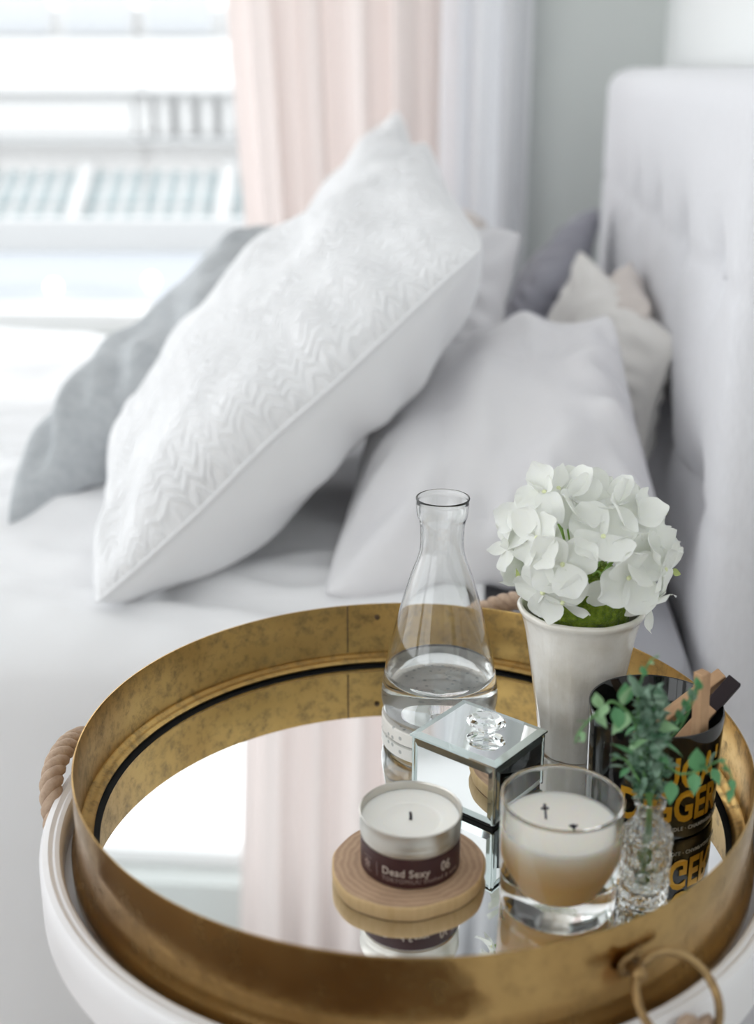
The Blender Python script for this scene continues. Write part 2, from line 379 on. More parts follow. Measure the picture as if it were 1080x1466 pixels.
portal('window_portal', W(A_BACK + .22, (WB0 + WB1) / 2, (WZ0 + WZ1) / 2), (R(-90), 0, -YAW), WB1 - WB0, WZ1 - WZ0)
portal('window_portal', W((LA0 + LA1) / 2, B_LEFT - .22, (LZ0 + LZ1) / 2), (R(-90), 0, R(90) - YAW), LA1 - LA0, LZ1 - LZ0)
portal('window_portal', W(A_FRONT - .22, (FB0 + FB1) / 2, (FZ0 + FZ1) / 2), (R(90), 0, -YAW), FB1 - FB0, FZ1 - FZ0)

# ------------------------------------------------------------------ curtains
def curtain(name, b0, b1, a, z0, z1, folds, amp, mat, label, seed, cat='curtain', taper=0.0):
    n = 220; m = 26; V = []; F = []
    rnd = random.Random(seed); ph = [rnd.uniform(0, 6.28) for _ in range(4)]
    for j in range(m + 1):
        tz = j / m; z = z0 + (z1 - z0) * tz
        for i in range(n + 1):
            s = i / n
            x = 2 * math.pi * folds * s
            off = amp * (math.sin(x + .55 * math.sin(x * .5 + ph[0])) + .35 * math.sin(2.3 * x + ph[1]) * (1 - .4 * tz)) + .012 * math.sin(3 * tz + 9 * s + ph[2])
            bb = b0 + (b1 - b0) * s + .35 * amp * math.sin(2 * x + ph[3]) - taper * tz * (1 - s)
            V.append(W(a + off, bb, z))
    for j in range(m):
        for i in range(n): F.append([j * (n + 1) + i, j * (n + 1) + i + 1, (j + 1) * (n + 1) + i + 1, (j + 1) * (n + 1) + i])
    return tag(mk(name, (V, F), mat), label, cat)
curtain('curtain', -.500, -.085, 2.925, .02, Z_C - .035, 4.6, .034, M['pink'], 'pale pink pleated curtain hanging beside the bright window', 3, taper=.13)
curtain('curtain', -.125, .095, 3.015, .02, Z_C - .035, 3.4, .026, M['whitec'], 'white pleated curtain hanging between pink curtain and wall corner', 11)
struct('trim_2', rbox(2.87, 3.05, WB0, .12, Z_C - .034, Z_C - .0005), M['frame'])

# ------------------------------------------------------------------ outside
bd = empty('apartment_building', at(150, 330, 20.5)); bd.location.z = -6
tag(bd, 'pale apartment building across the street seen through the window', 'building')
def obox(name, px0, px1, py0, py1, y, dep, mat, parent=None, bev=.01):
    p0 = at(px0, py1, y); p1 = at(px1, py0, y)
    v, f = box(p1.x - p0.x, dep, p1.z - p0.z, bev); c = Vector(((p0.x + p1.x) / 2, y + dep / 2, (p0.z + p1.z) / 2))
    if parent is not None: c = c - parent.location
    return mk(name, ([p + c for p in v], f), mat, parent, smooth=False)
obox('wall', -1100, 560, 10, 255, 20.6, .6, M['ext_white'], bd)
v, f = box(17, 1.6, 3.2); c = Vector((-4, 21.2, -4.4)) - bd.location
mk('lower_wall', ([p + c for p in v], f), M['ext_white'], bd, smooth=False)
obox('cornice', -1100, 560, -160, -8, 20.6, .6, M['ext_white'], bd)
for k in range(14):
    x0 = -1090 + k * 117
    fr = obox('window', x0 + 8, x0 + 109, -6, 52, 20.5, .1, M['ext_white'], bd)
    obox('pane', x0 + 14, x0 + 103, -2, 49, 20.47, .03, M['ext_glass2'], fr).location = -bd.location
obox('balcony_slab', -1100, 560, 55, 132, 19.9, .7, M['ext_white'], bd)
obox('slab_shadow_line', -1100, 560, 133, 140, 20.3, .3, M['ext_grey'], bd)  # grey strip puts in the thin shadow line below the balcony slab
for side in ((-1100, -420), (-330, 190)): obox('parapet_panel', side[0], side[1], 141, 196, 20.25, .1, M['ext_white'], bd)
for k in range(12): obox('post', 197 + k * 31, 197 + k * 31 + (19 if k == 0 else 13), 141, 196, 20.25, .1, M['ext_white'], bd)
obox('balcony_slab', -1100, 560, 198, 206, 20.0, .6, M['ext_grey'], bd)  # grey slab edge, with the dark shadow line put into its colour
obox('wall_band', -1100, 560, 207, 243, 20.2, .4, M['ext_beige'], bd)
obox('shade_rail', -1100, 560, 222, 226, 20.12, .08, M['ext_grey'], bd)
# sloping glazed canopy in bays
y0, y1 = 20.1, 18.6
def slope(px, t):
    za, zb = at(0, 243, y0).z, at(0, 331, y1).z
    x = at(px, 243, y0).x; return Vector((x, y0 + (y1 - y0) * t, za + (zb - za) * t))
cn = Vector((0, -(at(0, 243, y0).z - at(0, 331, y1).z), 0)); up = (slope(100, 0) - slope(0, 0)).cross(slope(0, 1) - slope(0, 0)).normalized()
if up.z < 0: up = -up
def slab(px0, px1, t0, t1, th, lift):
    q = [slope(px0, t0), slope(px1, t0), slope(px1, t1), slope(px0, t1)]
    V = [p + up * lift - bd.location for p in q] + [p + up * (lift + th) - bd.location for p in q]
    return V, [[0, 1, 2, 3], [4, 5, 6, 7], [0, 1, 5, 4], [1, 2, 6, 5], [2, 3, 7, 6], [3, 0, 4, 7]]
mk('canopy_deck', slab(-1090, 540, 0, 1, .03, -.05), M['ext_white'], bd, smooth=False)
for bay in range(8):
    x0 = -1091 + bay * 203
    mk('canopy_beam', slab(x0 - 9, x0 + 9, -.02, 1.03, .12, 0), M['ext_white'], bd, smooth=False)
    for i in range(7):
        for j, (t0, t1) in enumerate(((.04, .28), (.34, .62), (.70, .97))):
            mk('canopy_pane', slab(x0 + 14 + i * 26.5, x0 + 14 + i * 26.5 + 13, t0, t1, .03, .0), M['ext_glass'], bd, smooth=False)
obox('fascia', -1100, 560, 333, 420, 18.35, .2, M['ext_white'], bd)
tr = tag(mk('roof_terrace', box(9, 1.9, .12, .01, (-2.5, 7.55, -.065)), M['terrace'], smooth=False), 'blue grey flat roof terrace with white parapet below the window', 'terrace')
mk('parapet', box(9, .12, .26, .01, (-2.5, 8.56, .07)), M['ext_white'], tr, smooth=False)
mk('edge_kerb', box(9, .14, .08, .01, (-2.5, 6.53, -.05)), M['ext_white'], tr, smooth=False)
for (px, py) in ((77, 411), (217, 402)):  # small self-glowing ball at each of two bright dots on the terrace
    g = atz(px, py, .05)
    e = empty('glowing_globe', (g.x, g.y, -.005)); tag(e, 'small glowing white globe on the flat roof terrace outside', 'lamp', 'glowing globes on the roof terrace')
    mk('globe', sphere(.032, (0, 0, .055)), M['globe'], e); mk('stand', lathe([(0, 0), (.02, 0), (.02, .01), (.01, .03), (0, .03)], 16), M['frame'], e)

# ------------------------------------------------------------------ bed
ZB = .565; HF = .261; HA0, HA1 = 1.28, 2.88; EDGE = 1.20
bed = empty('bed', W(1.9, -.7, 0)); tag(bed, 'upholstered bed with tall button tufted light grey headboard', 'bed')
def bedpart(name, vf, mat, parent=None, smooth=True, fa=None):
    o = mk(name, ([p - bed.location for p in vf[0]], vf[1]), mat, parent or bed, smooth=smooth, flat_angle=fa); return o
# headboard: rounded padded slab, tufted front
cols_a = [1.48 + .265 * k for k in range(5)]; rows_z = [.93, .665, .40]
def tuft(a, z):
    d = 0
    for ca in cols_a:
        for rz in rows_z:
            q = ((a - ca) ** 2 + (z - rz) ** 2); d += .026 * math.exp(-q / .0012) + .012 * math.exp(-q / .008)
    for rz in rows_z:
        if z - rz < .1 and z - rz > -.1: d += .0035 * math.exp(-((z - rz) / .010) ** 2)
    for ca in cols_a: d += .0035 * math.exp(-((a - ca) / .012) ** 2) * (1 if z < .97 else math.exp(-((z - .97) / .05) ** 2))
    return d
n, m = 150, 120; Vv = []; F = []; rad = .045; ZT = 1.15
for j in range(m + 1):
    z = ZT * j / m
    for i in range(n + 1):
        a = HA0 + (HA1 - HA0) * i / n
        e = min(a - HA0, HA1 - a, ZT - z + 0.0)
        rr = 0 if e >= rad else rad - math.sqrt(max(rad * rad - (rad - e) ** 2, 0))
        ca = min(a - HA0, HA1 - a); cz = ZT - z
        if ca < rad and cz < rad:
            dd = math.hypot(rad - ca, rad - cz); rr = rad - math.sqrt(max(rad * rad - dd * dd, 0))
        zz = z; aa = a
        if ca < rad and cz < rad and math.hypot(rad - ca, rad - cz) > rad:
            k = rad / math.hypot(rad - ca, rad - cz); ca2 = rad - (rad - ca) * k; cz2 = rad - (rad - cz) * k
            zz = ZT - cz2; aa = HA0 + ca2 if a < (HA0 + HA1) / 2 else HA1 - ca2; rr = rad
        Vv.append(W(aa, HF + rr + tuft(a, z) * (1 if e > .02 else 0), zz))
def g(i, j): return j * (n + 1) + i
for j in range(m):
    for i in range(n): F.append([g(i, j), g(i + 1, j), g(i + 1, j + 1), g(i, j + 1)])
loop = [g(0, j) for j in range(m + 1)] + [g(i, m) for i in range(1, n + 1)] + [g(n, j) for j in range(m - 1, -1, -1)] + [g(i, 0) for i in range(n - 1, 0, -1)]
s0 = len(Vv)
for q in loop:
    p = Vv[q]; b = p.dot(VB); Vv.append(p + VB * (.398 - b))
L = len(loop)
for k in range(L): F.append([loop[k], loop[(k + 1) % L], s0 + (k + 1) % L, s0 + k])
F.append([s0 + k for k in range(L)])
hb = bedpart('headboard', (Vv, F), M['headboard'], fa=60)
for ca in cols_a:
    for rz in rows_z:
        c = W(ca, HF + .022, rz)
        v, f = sphere(.011, (0, 0, 0), 14, 8, (.5, 1, 1)); bedpart('button', ([Matrix.Rotation(-YAW, 3, 'Z') @ p + c for p in v], f), M['headboard'], hb)
pip = [W(HA0 + .003, HF + .050, z) for z in [.0 + .05 * k for k in range(23)]]
bedpart('piping', tube(pip, .003, 6), M['headboard'], hb)
bedpart('bed_base', rbox(EDGE + .08, HA1 - .05, -1.85, HF - .01, .02, .30, .02), M['sheetgrey'], fa=40)
v, f = rbox(EDGE + .05, HA1 - .03, -1.83, HF - .005, .301, ZB - .022, .05)
bedpart('mattress', (v, f), M['sheetgrey'], fa=40)
# duvet: wrinkled sheet lying on the mattress, hanging to the floor on the near side
def nz(x, y, s, seed=0): return noise.noise(Vector((x * s + seed, y * s - seed, seed * 1.7)))
n, m = 190, 170; V = []; F = []
b0, b1 = -1.92, .015
tot = .52 + (HA1 - EDGE - .07)
for j in range(m + 1):
    s = tot * j / m
    for i in range(n + 1):
        b = b0 + (b1 - b0) * i / n
        rc = .055
        if s < .52 - rc: a, z, k = EDGE, .02 + s, 0.0
        elif s < .52 + rc * .57:
            th = (s - (.52 - rc)) / (rc * 1.57) * math.pi / 2; a, z, k = EDGE + rc * (1 - math.cos(th)), ZB - rc + rc * math.sin(th), th / (math.pi / 2)
        else: a, z, k = EDGE + rc + (s - .52 - rc * .57), ZB, 1.0
        warp = .15 * nz(b, s, 2.2, 5)
        wr = .022 * nz(b + warp, s * 1.6 + warp, 3.2, 1) + .013 * (1 - abs(nz(b * 1.1 + warp * 2, s * 2.2, 4.5, 9)) * 2.2) + .004 * nz(b, s, 17, 3)
        ridge = .016 * math.exp(-((a - 1.62 - .28 * (b + .6) - .1 * nz(b, 0, 3, 2)) / .05) ** 2) * (1 if b < -.3 else max(0, 1 - (b + .3) / .2))
        hang = .03 * math.sin(b * 9 + 1.5 * nz(b, s, 1.5, 7)) * max(0, 1 - s / .52) + .012 * nz(b, s * .5, 5, 4)
        V.append(W(a - (1 - k) * (hang + .01), b, z + k * (wr + ridge - .013)))
for j in range(m):
    for i in range(n): F.append([j * (n + 1) + i, j * (n + 1) + i + 1, (j + 1) * (n + 1) + i + 1, (j + 1) * (n + 1) + i])
dv = mk('duvet', (V, F), M['sheet']); tag(dv, 'rumpled white duvet spread over the bed and hanging down its side', 'duvet')
sm = dv.modifiers.new('thick', 'SOLIDIFY'); sm.thickness = .012; sm.offset = -1

# ------------------------------------------------------------------ pillows
def pillow(name, label, A, B, C, D, Tf, Tb, mat, seed, wr=.012, pinch=.06, n=60, power=2.6, pipe=None, pipemat=None, ripple=.006, sag=(0, 0, 0), cat='pillow', matb=None, rx=(7, 1.5)):
    A, B, C, D = [Vector(p) for p in (A, B, C, D)]
    N0 = (B - A).cross(D - A).normalized(); sagv = Vector(sag)
    cen = (A + B + C + D) / 4
    def pos(s, t, side):
        u, v = 2 * s - 1, 2 * t - 1
        u2 = u * (1 - pinch * (1 - v * v) * u * u); v2 = v * (1 - pinch * (1 - u * u) * v * v)
        cr = 1 - .05 * abs(u * v) ** 7; u2 *= cr; v2 *= cr
        s2, t2 = (u2 + 1) / 2, (v2 + 1) / 2
        p = A * (1 - s2) * (1 - t2) + B * s2 * (1 - t2) + C * s2 * t2 + D * (1 - s2) * t2
        h = (max(0, 1 - abs(u) ** power) * max(0, 1 - abs(v) ** power)) ** .55
        T = Tf if side > 0 else -Tb
        e = max(abs(u), abs(v)); edge = math.exp(-((e - .82) / .14) ** 2)
        w_ = wr * nz(s * rx[0], t * rx[1] * 2, .9, seed + (0 if side > 0 else 40)) * h ** .5
        w_ += wr * .5 * nz(s * 5, t * 6, 1.1, seed + 13)
        ang = math.atan2(v, u); rp = ripple * edge * math.sin(ang * 17 + 5 * nz(u, v, 1.2, seed))
        hh = h * T + (w_ + rp) * (1 if side > 0 else -1) * min(1, h * 3)
        sg = sagv * (1 - u * u) * (1 - v * v)
        ej = N0 * (.008 * nz(s * 4, t * 4, 1.0, seed + 77))
        return p + N0 * hh + sg + ej
    V = []; uv = []; idx = {}
    for j in range(n + 1):
        for i in range(n + 1):
            idx[(i, j, 1)] = len(V); V.append(pos(i / n, j / n, 1)); uv.append((i / n, j / n))
    F = []
    for j in range(n + 1):
        for i in range(n + 1):
            if i in (0, n) or j in (0, n): idx[(i, j, -1)] = idx[(i, j, 1)]
            else: idx[(i, j, -1)] = len(V); V.append(pos(i / n, j / n, -1)); uv.append((i / n, j / n))
    for sd in (1, -1):
        for j in range(n):
            for i in range(n):
                q = [idx[(i, j, sd)], idx[(i + 1, j, sd)], idx[(i + 1, j + 1, sd)], idx[(i, j + 1, sd)]]; F.append(q)
    base = Vector((cen.x, cen.y, min(p.z for p in V)))
    o = mk(name, ([p - base for p in V], F), mat, None, uv=uv); o.location = base
    if matb:
        o.data.materials.append(matb)
        for k, p in enumerate(o.data.polygons):
            if k >= n * n: p.material_index = 1
    tag(o, label, cat)
    if pipe:
        ring = [V[idx[(i, 0, 1)]] for i in range(0, n)] + [V[idx[(n, j, 1)]] for j in range(0, n)] + [V[idx[(i, n, 1)]] for i in range(n, 0, -1)] + [V[idx[(0, j, 1)]] for j in range(n, 0, -1)]
        mk('piping', tube([p - base for p in ring], pipe, 6, closed=True), pipemat or mat, o)
    return o
A1 = atz(124, 884, ZB + .010); B1 = at(704, 354, 1.52); C1 = at(612, 194, 2.08)
D1 = A1 + (C1 - B1) + Vector((0, 0, -.05))
pillow('quilted_pillow', 'large white quilted pillow with chevron stitching leaning in front of the others', A1, B1, C1, D1, .10, .145, M['quilt'], 1, wr=.02, pinch=.045, n=90, pipe=.0028, pipemat=M['white_fab'], matb=M['white_fab'])
sh = UA * .42 + VB * .10
pillow('quilted_pillow', 'white quilted pillow standing behind the large chevron quilted one, only its tip showing', A1 + sh + Vector((0, 0, .01)), at(655, 335, 1.98), at(570, 148, 2.50), D1 + sh, .09, .09, M['quilt'], 21, wr=.010, n=60, pipe=.0028, pipemat=M['white_fab'], matb=M['white_fab'])
Ag = atz(-4, 768, ZB + .004); Dg = Ag + UA * .62 + Vector((.05, 0, .02)); Bg = at(385, 425, 1.92); Cg = Bg + UA * .5 + Vector((0, 0, .05))
pillow('grey_pillow', 'mottled grey pillow with a deep crease leaning behind the quilted pillows', Ag, Bg, Cg, Dg, .105, .09, M['grey'], 31, wr=.04, n=60, ripple=.01)
# right-hand stack against the headboard
P4a = atz(452, 862, ZB + .01); P4b = at(968, 800, 1.37); P4c = at(884, 452, 1.62); P4d = at(540, 560, 1.95)
pillow('linen_pillow', 'plain off white linen pillow slumped against the headboard behind the glass carafe', P4a, P4b, P4c, P4d, .10, .06, M['linen'], 41, wr=.032, n=72, ripple=.008, pinch=.05)
pillow('linen_pillow', 'white pillow with one upright pointed corner between quilted and cream pillows', W(1.75, -.28, .62), W(1.72, .02, .72), at(752, 328, 1.86), W(1.98, -.22, .93), .07, .07, M['linen'], 51, wr=.015, n=44)
pillow('cream_pillow', 'cream square pillow with piped seam leaning on the headboard', at(905, 700, 1.60), at(972, 490, 1.68), at(832, 356, 2.08), at(770, 560, 2.05), .05, .05, M['cream'], 61, wr=.007, n=50, pipe=.003, ripple=.0025)
pillow('beige_pillow', 'beige pillow squeezed between cream pillow and headboard', W(1.72, .19, .66), W(1.80, .245, .835), W(2.10, .245, .86), W(2.08, .18, .66), .04, .012, M['beige'], 71, n=30)
pillow('dark_grey_pillow', 'dark grey pillow leaning on the far end of the headboard', W(2.25, .02, .60), at(790, 405, 2.35), at(862, 290, 2.60), W(2.78, .12, .62), .06, .05, M['dgrey'], 81, n=36)
pillow('beige_pillow', 'pinkish beige pillow peeking out behind the quilted pillows near the white curtain', W(2.35, -.34, .62), W(2.30, -.02, .74), at(700, 318, 2.52), at(640, 300, 2.70), .07, .06, M['beige'], 91, n=36)

# ------------------------------------------------------------------ side table
TX, TY = .025, .80; ZM = .638
tb = empty('side_table', (TX, TY, 0)); tag(tb, 'round white side table with raised lip and rope handles under the gold tray', 'table')
mk('table_top', lathe([(0, .600), (.258, .600), (.262, .604), (.262, .6155), (.2, .616), (0, .616)], 96), M['tablewhite'], tb, flat_angle=40)
lipp = [(.2505, .6165), (.2505, .634), (.2525, .6375), (.2555, .6385), (.2570, .6378), (.2600, .6395), (.2640, .6385), (.2662, .634), (.2664, .618), (.2664, .596), (.2625, .592), (.2625, .6165)]
mk('lip', lathe(lipp, 128, closed=True), M['tablewhite'], tb, flat_angle=35)
for k in range(4):
    t = R(45 + 90 * k); p0 = Vector((.17 * math.cos(t), .17 * math.sin(t), .600)); p1 = Vector((.22 * math.cos(t), .22 * math.sin(t), 0))
    mk('leg', tube([p1, p0], [.012, .018], 14), M['tablewhite'], tb)
def rope(pts, r, turns_per_m=34, strands=3):
    c = catmull(pts, 14); parts = []; ln = [0]
    for i in range(1, len(c)): ln.append(ln[-1] + (c[i] - c[i - 1]).length)
    frames = []; nrm = None
    for i in range(len(c)):
        t = (c[min(i + 1, len(c) - 1)] - c[max(i - 1, 0)]).normalized()
        if nrm is None: nrm = t.orthogonal()
        nrm = (nrm - t * nrm.dot(t)).normalized(); frames.append((nrm.copy(), t.cross(nrm)))
    for s in range(strands):
        pp = []
        for i in range(len(c)):
            ph = 2 * math.pi * (s / strands + ln[i] * turns_per_m)
            pp.append(c[i] + (frames[i][0] * math.cos(ph) + frames[i][1] * math.sin(ph)) * r * .5)
        parts.append(tube(pp, r * .62, 9))
    return join(*parts)
def ropearch(t0, t1, zpk, r_=.2745, r=.0085):
    pts = []
    for k in range(9):
        q = k / 8; t = R(t0 + (t1 - t0) * q); z = .618 + (zpk - .618) * math.sin(math.pi * q) ** .6; rr = r_ - .0085 * (1 - math.sin(math.pi * q)) ** 2
        pts.append((rr * math.cos(t), rr * math.sin(t), z))
    return rope(pts, r)
mk('rope_handle', ropearch(180, 156, .653, .2725, .0080), M['rope'], tb)
mk('rope_handle', ropearch(84, 42, .694, .2745, .0080), M['rope'], tb)
def polar(r, deg, z): return (r * math.cos(R(deg)), r * math.sin(R(deg)), z)
mk('rope_knot', rope([polar(.277, -57, .56), polar(.278, -56.5, .60), polar(.279, -56, .628), polar(.278, -55.6, .640)], .0115), M['rope'], tb)
mk('rope_knot', rope([polar(.276, -129, .53), polar(.277, -129, .565), polar(.277, -129, .598)], .009), M['rope'], tb)

# ------------------------------------------------------------------ tray
ty = empty('tray', (TX, TY, .6165)); tag(ty, 'round aged brass tray with tall rim and mirrored base', 'tray')
def off(prof): return [(r, z - .6165) for r, z in prof]
wallp = [(.2375, .6170), (.2425, .6170), (.2445, .622), (.2445, .6335), (.2425, .6365), (.2410, .642), (.2402, .665), (.2400, .6935), (.2396, .6950), (.2388, .6950), (.2384, .6935), (.2384, .665), (.2380, .648), (.2375, .640)]
rim = mk('rim', lathe(off(wallp), 160, closed=True), M['brass'], ty, flat_angle=50)
rim.data.materials.append(M['brass_in'])
for p in rim.data.polygons:
    if p.normal.x * p.center.x + p.normal.y * p.center.y < 0: p.material_index = 1
mk('ledge', lathe(off([(.2379, .6410), (.2379, .6475), (.2360, .6472), (.2345, .6455), (.2320, .6450), (.2300, .6440), (.2285, .6425), (.2290, .6410), (.2379, .6405)]), 160, closed=True), M['brass_in'], ty, flat_angle=50)
mk('base_plate', lathe(off([(0, .6170), (.2372, .6170), (.2372, .6340), (0, .6340)]), 96), M['black_gap'], ty, flat_angle=40)
mk('mirror', lathe(off([(0, .6345), (.2250, .6345), (.2250, .6376), (.2246, ZM), (0, ZM)]), 128), M['mirror'], ty, flat_angle=20)
mk('gap_ring', lathe(off([(.2252, .6345), (.2366, .6345), (.2366, .6372), (.2252, .6372)]), 96, closed=True), M['black_gap'], ty, flat_angle=30)
def seam_strip(deg):
    p = []
    for z in (.649, .66, .675, .6945): p.append(polar(.2382, deg, z - .6165))
    return tube(p, .0007, 6)
mk('seam', seam_strip(102.5), M['seam'], ty); 
for dz in (.682,): mk('rivet', sphere(.0026, polar(.2383, 96, dz - .6165), 10, 6), M['seam'], ty)
# ring handle on the near right side
d = -57
c0 = Vector(polar(.2445, d - 6.0, .655 - .6165)); 
rg = mk('ring_handle', ([(0, 0, 0)], []), M['brass_dark'], ty)
rc = Vector(polar(.268, d - .4, .6560 - .6165)); e1 = Vector((-math.sin(R(d)), math.cos(R(d)), 0)); e2 = (Vector(polar(1, d, 0)) * .80 + Vector((0, 0, -.60))).normalized()
pts = [rc + (e1 * math.cos(2 * math.pi * k / 40) + e2 * math.sin(2 * math.pi * k / 40)) * .0265 for k in range(40)]
tv = tube(pts, .0026, 10, closed=True)
me = bpy.data.meshes.new('ring_handle'); me.from_pydata([tuple(p) for p in tv[0]], [], tv[1]); me.polygons.foreach_set('use_smooth', [True] * len(me.polygons)); me.materials.append(M['brass_dark']); rg.data = me
lug = min(pts, key=lambda p: (proj(p + ty.location) - Vector((905, 1388))).length)
ldir = Vector((lug.x, lug.y, 0)).normalized(); lw = ldir * .2435 + Vector((0, 0, lug.z))
mk('ring_lug', join(tube([lw, lug + ldir * .003], [.0030, .0036], 10), sphere(.0048, tuple(lug + ldir * .001), 12, 8), xf(lathe([(0, 0), (.008, 0), (.007, .0012), (0, .0018)], 20), Matrix.Translation(lw) @ ldir.to_track_quat('Z', 'Y').to_matrix().to_4x4())), M['brass_dark'], ty)

# ------------------------------------------------------------------ carafe on stone coaster
CX, CY = .0511, .9196
co = mk('coaster', lathe([(0, 0), (.0462, 0), (.0472, .001), (.0472, .0112), (.0462, .0122), (0, .0122)], 72), M['terrazzo'], flat_angle=40); co.location = (CX, CY, ZM + .0003)
tag(co, 'speckled terrazzo stone coaster under the glass carafe', 'coaster')
outer = smoothprof([(.0, .0118), (.030, .0118), (.0400, .0125), (.0452, .0165), (.0472, .0240), (.0476, .0310), (.0466, .0400), (.0440, .0560), (.0395, .0780), (.0322, .1070), (.0245, .1330), (.0186, .1500), (.0172, .1600), (.0174, .1720), (.0182, .1790), (.0200, .1840), (.0206, .1910), (.0205, .1955)], 4)
lipc = [(.0209, .1966), (.0211, .1974), (.0209, .1981), (.0203, .1983), (.0197, .1978)]
th = .0013
inner = [(max(r - th, 0), z + (th if z < .03 else 0)) for r, z in reversed(outer[1:-2])]
inner = [(r, z) for r, z in inner if r > .001]
cf = empty('carafe', (CX, CY, ZM + .0003)); tag(cf, 'conical clear glass carafe with flared lip half filled with water', 'carafe')
mk('glass_body', lathe(outer + lipc + inner + [(0, .0118 + th)], 96), M['glass'], cf)
# water body
wl = .0515
wp = [(0, .0118 + th - .0002)] + [(r + .0003, z) for r, z in reversed(inner) if z < wl - .001]
rw = wp[-1][0] - .0006
wo = mk('water', lathe(wp + [(rw + .0002, wl + .0006), (rw - .0012, wl), (0, wl)], 96), M['water']); wo.location = (CX, CY, ZM + .0003)
tag(wo, 'clear water filling the bottom of the glass carafe', 'water')

# ------------------------------------------------------------------ vase, moss, hydrangea
VX, VY = .1566, .8823
def wob(t, z): return 1 + .014 * math.sin(3 * t + 1 + 20 * z) + .008 * math.sin(7 * t + 40 * z) + .004 * math.sin(13 * t)
vp = smoothprof([(0, .0015), (.020, .0012), (.0255, .0), (.0272, .002), (.0283, .012), (.0312, .032), (.0345, .052), (.0378, .075), (.0402, .092), (.0425, .106), (.0452, .1165), (.0480, .1215), (.0482, .1245), (.0455, .1255), (.0425, .1200), (.0400, .106), (.0375, .095), (.030, .09), (0, .09)], 4)
va = mk('vase', lathe(vp, 96, rf=wob), M['ceramic']); va.location = (VX, VY, ZM + .0002)
tag(va, 'tall flared off white glazed ceramic vase holding white hydrangea', 'vase')
mk('foot', lathe([(0, -.0001), (.0262, -.0001), (.0272, .0012), (.0268, .0018), (0, .0016)], 48), M['clay'], va)
# moss dome
mv, mf = sphere(.036, (0, 0, 0), 72, 40, (1, 1, .95)); mv = [p * (1 + .035 * nz(p.x, p.y + p.z, 160, 2) + .03 * nz(p.x + p.z, p.y, 420, 6)) for p in mv]
mo = mk('moss', (mv, mf), M['moss']); mo.location = (VX + .002, VY - .001, ZM + .127); tag(mo, 'green moss mound filling the vase under the white petals', 'moss', kind='stuff')
def petal_mesh(seed, curl, wav, L=.024, Wd=.013):
    nU, nV = 7, 6; V = []; F = []; rnd = random.Random(seed); p1 = rnd.uniform(0, 6)
    for i in range(nU + 1):
        t = i / nU; x = L * t
        wd = Wd * (math.sin(math.pi * min(1, .08 + .92 * t) ** 1.15 * .86) ** .75) * (1 if t < .98 else .82)
        for j in range(nV + 1):
            s = 2 * j / nV - 1
            y = wd * s
            xx = x - .10 * L * s * s * t
            z = curl * L * t * t - .25 * wd * (1 - s * s) * .6 + wav * math.sin(3 * s + p1) * t * t + wav * .7 * math.sin(5 * t + 2 * s + p1) * abs(s)
            V.append((xx, y, z))
    for i in range(nU):
        for j in range(nV): F.append([i * (nV + 1) + j, i * (nV + 1) + j + 1, (i + 1) * (nV + 1) + j + 1, (i + 1) * (nV + 1) + j])
    me = bpy.data.meshes.new('petal'); me.from_pydata(V, [], F); me.polygons.foreach_set('use_smooth', [True] * len(me.polygons)); me.materials.append(M['petal']); return me
PET = [petal_mesh(k, c, wv) for k, (c, wv) in enumerate(((.10, .0012), (.28, .0018), (-.22, .0015), (-.45, .002), (.45, .0026), (.02, .0034)))]
PET.append(petal_mesh(9, .5, .0015, .017, .0062))
PET.append(petal_mesh(12, -.7, .003, .025, .011))
me_c = bpy.data.meshes.new('flower_eye'); sv, sf = sphere(.0019, (0, 0, .0006), 10, 6); me_c.from_pydata([tuple(p) for p in sv], [], sf); me_c.polygons.foreach_set('use_smooth', [True] * len(sf)); me_c.materials.append(M['petal_c'])
tv = tube([(0, 0, -.0005), (0, 0, -.006), (.0006, 0, -.014)], [.0016, .0011, .0008], 8); me_s = bpy.data.meshes.new('calyx'); me_s.from_pydata([tuple(p) for p in tv[0]], [], tv[1]); me_s.materials.append(M['calyx'])
hy = empty('hydrangea', (VX, VY, ZM + .12)); tag(hy, 'rounded head of white hydrangea blossoms in the ceramic vase', 'flower')
HC = Vector((VX + .010, VY - .004, ZM + .165))
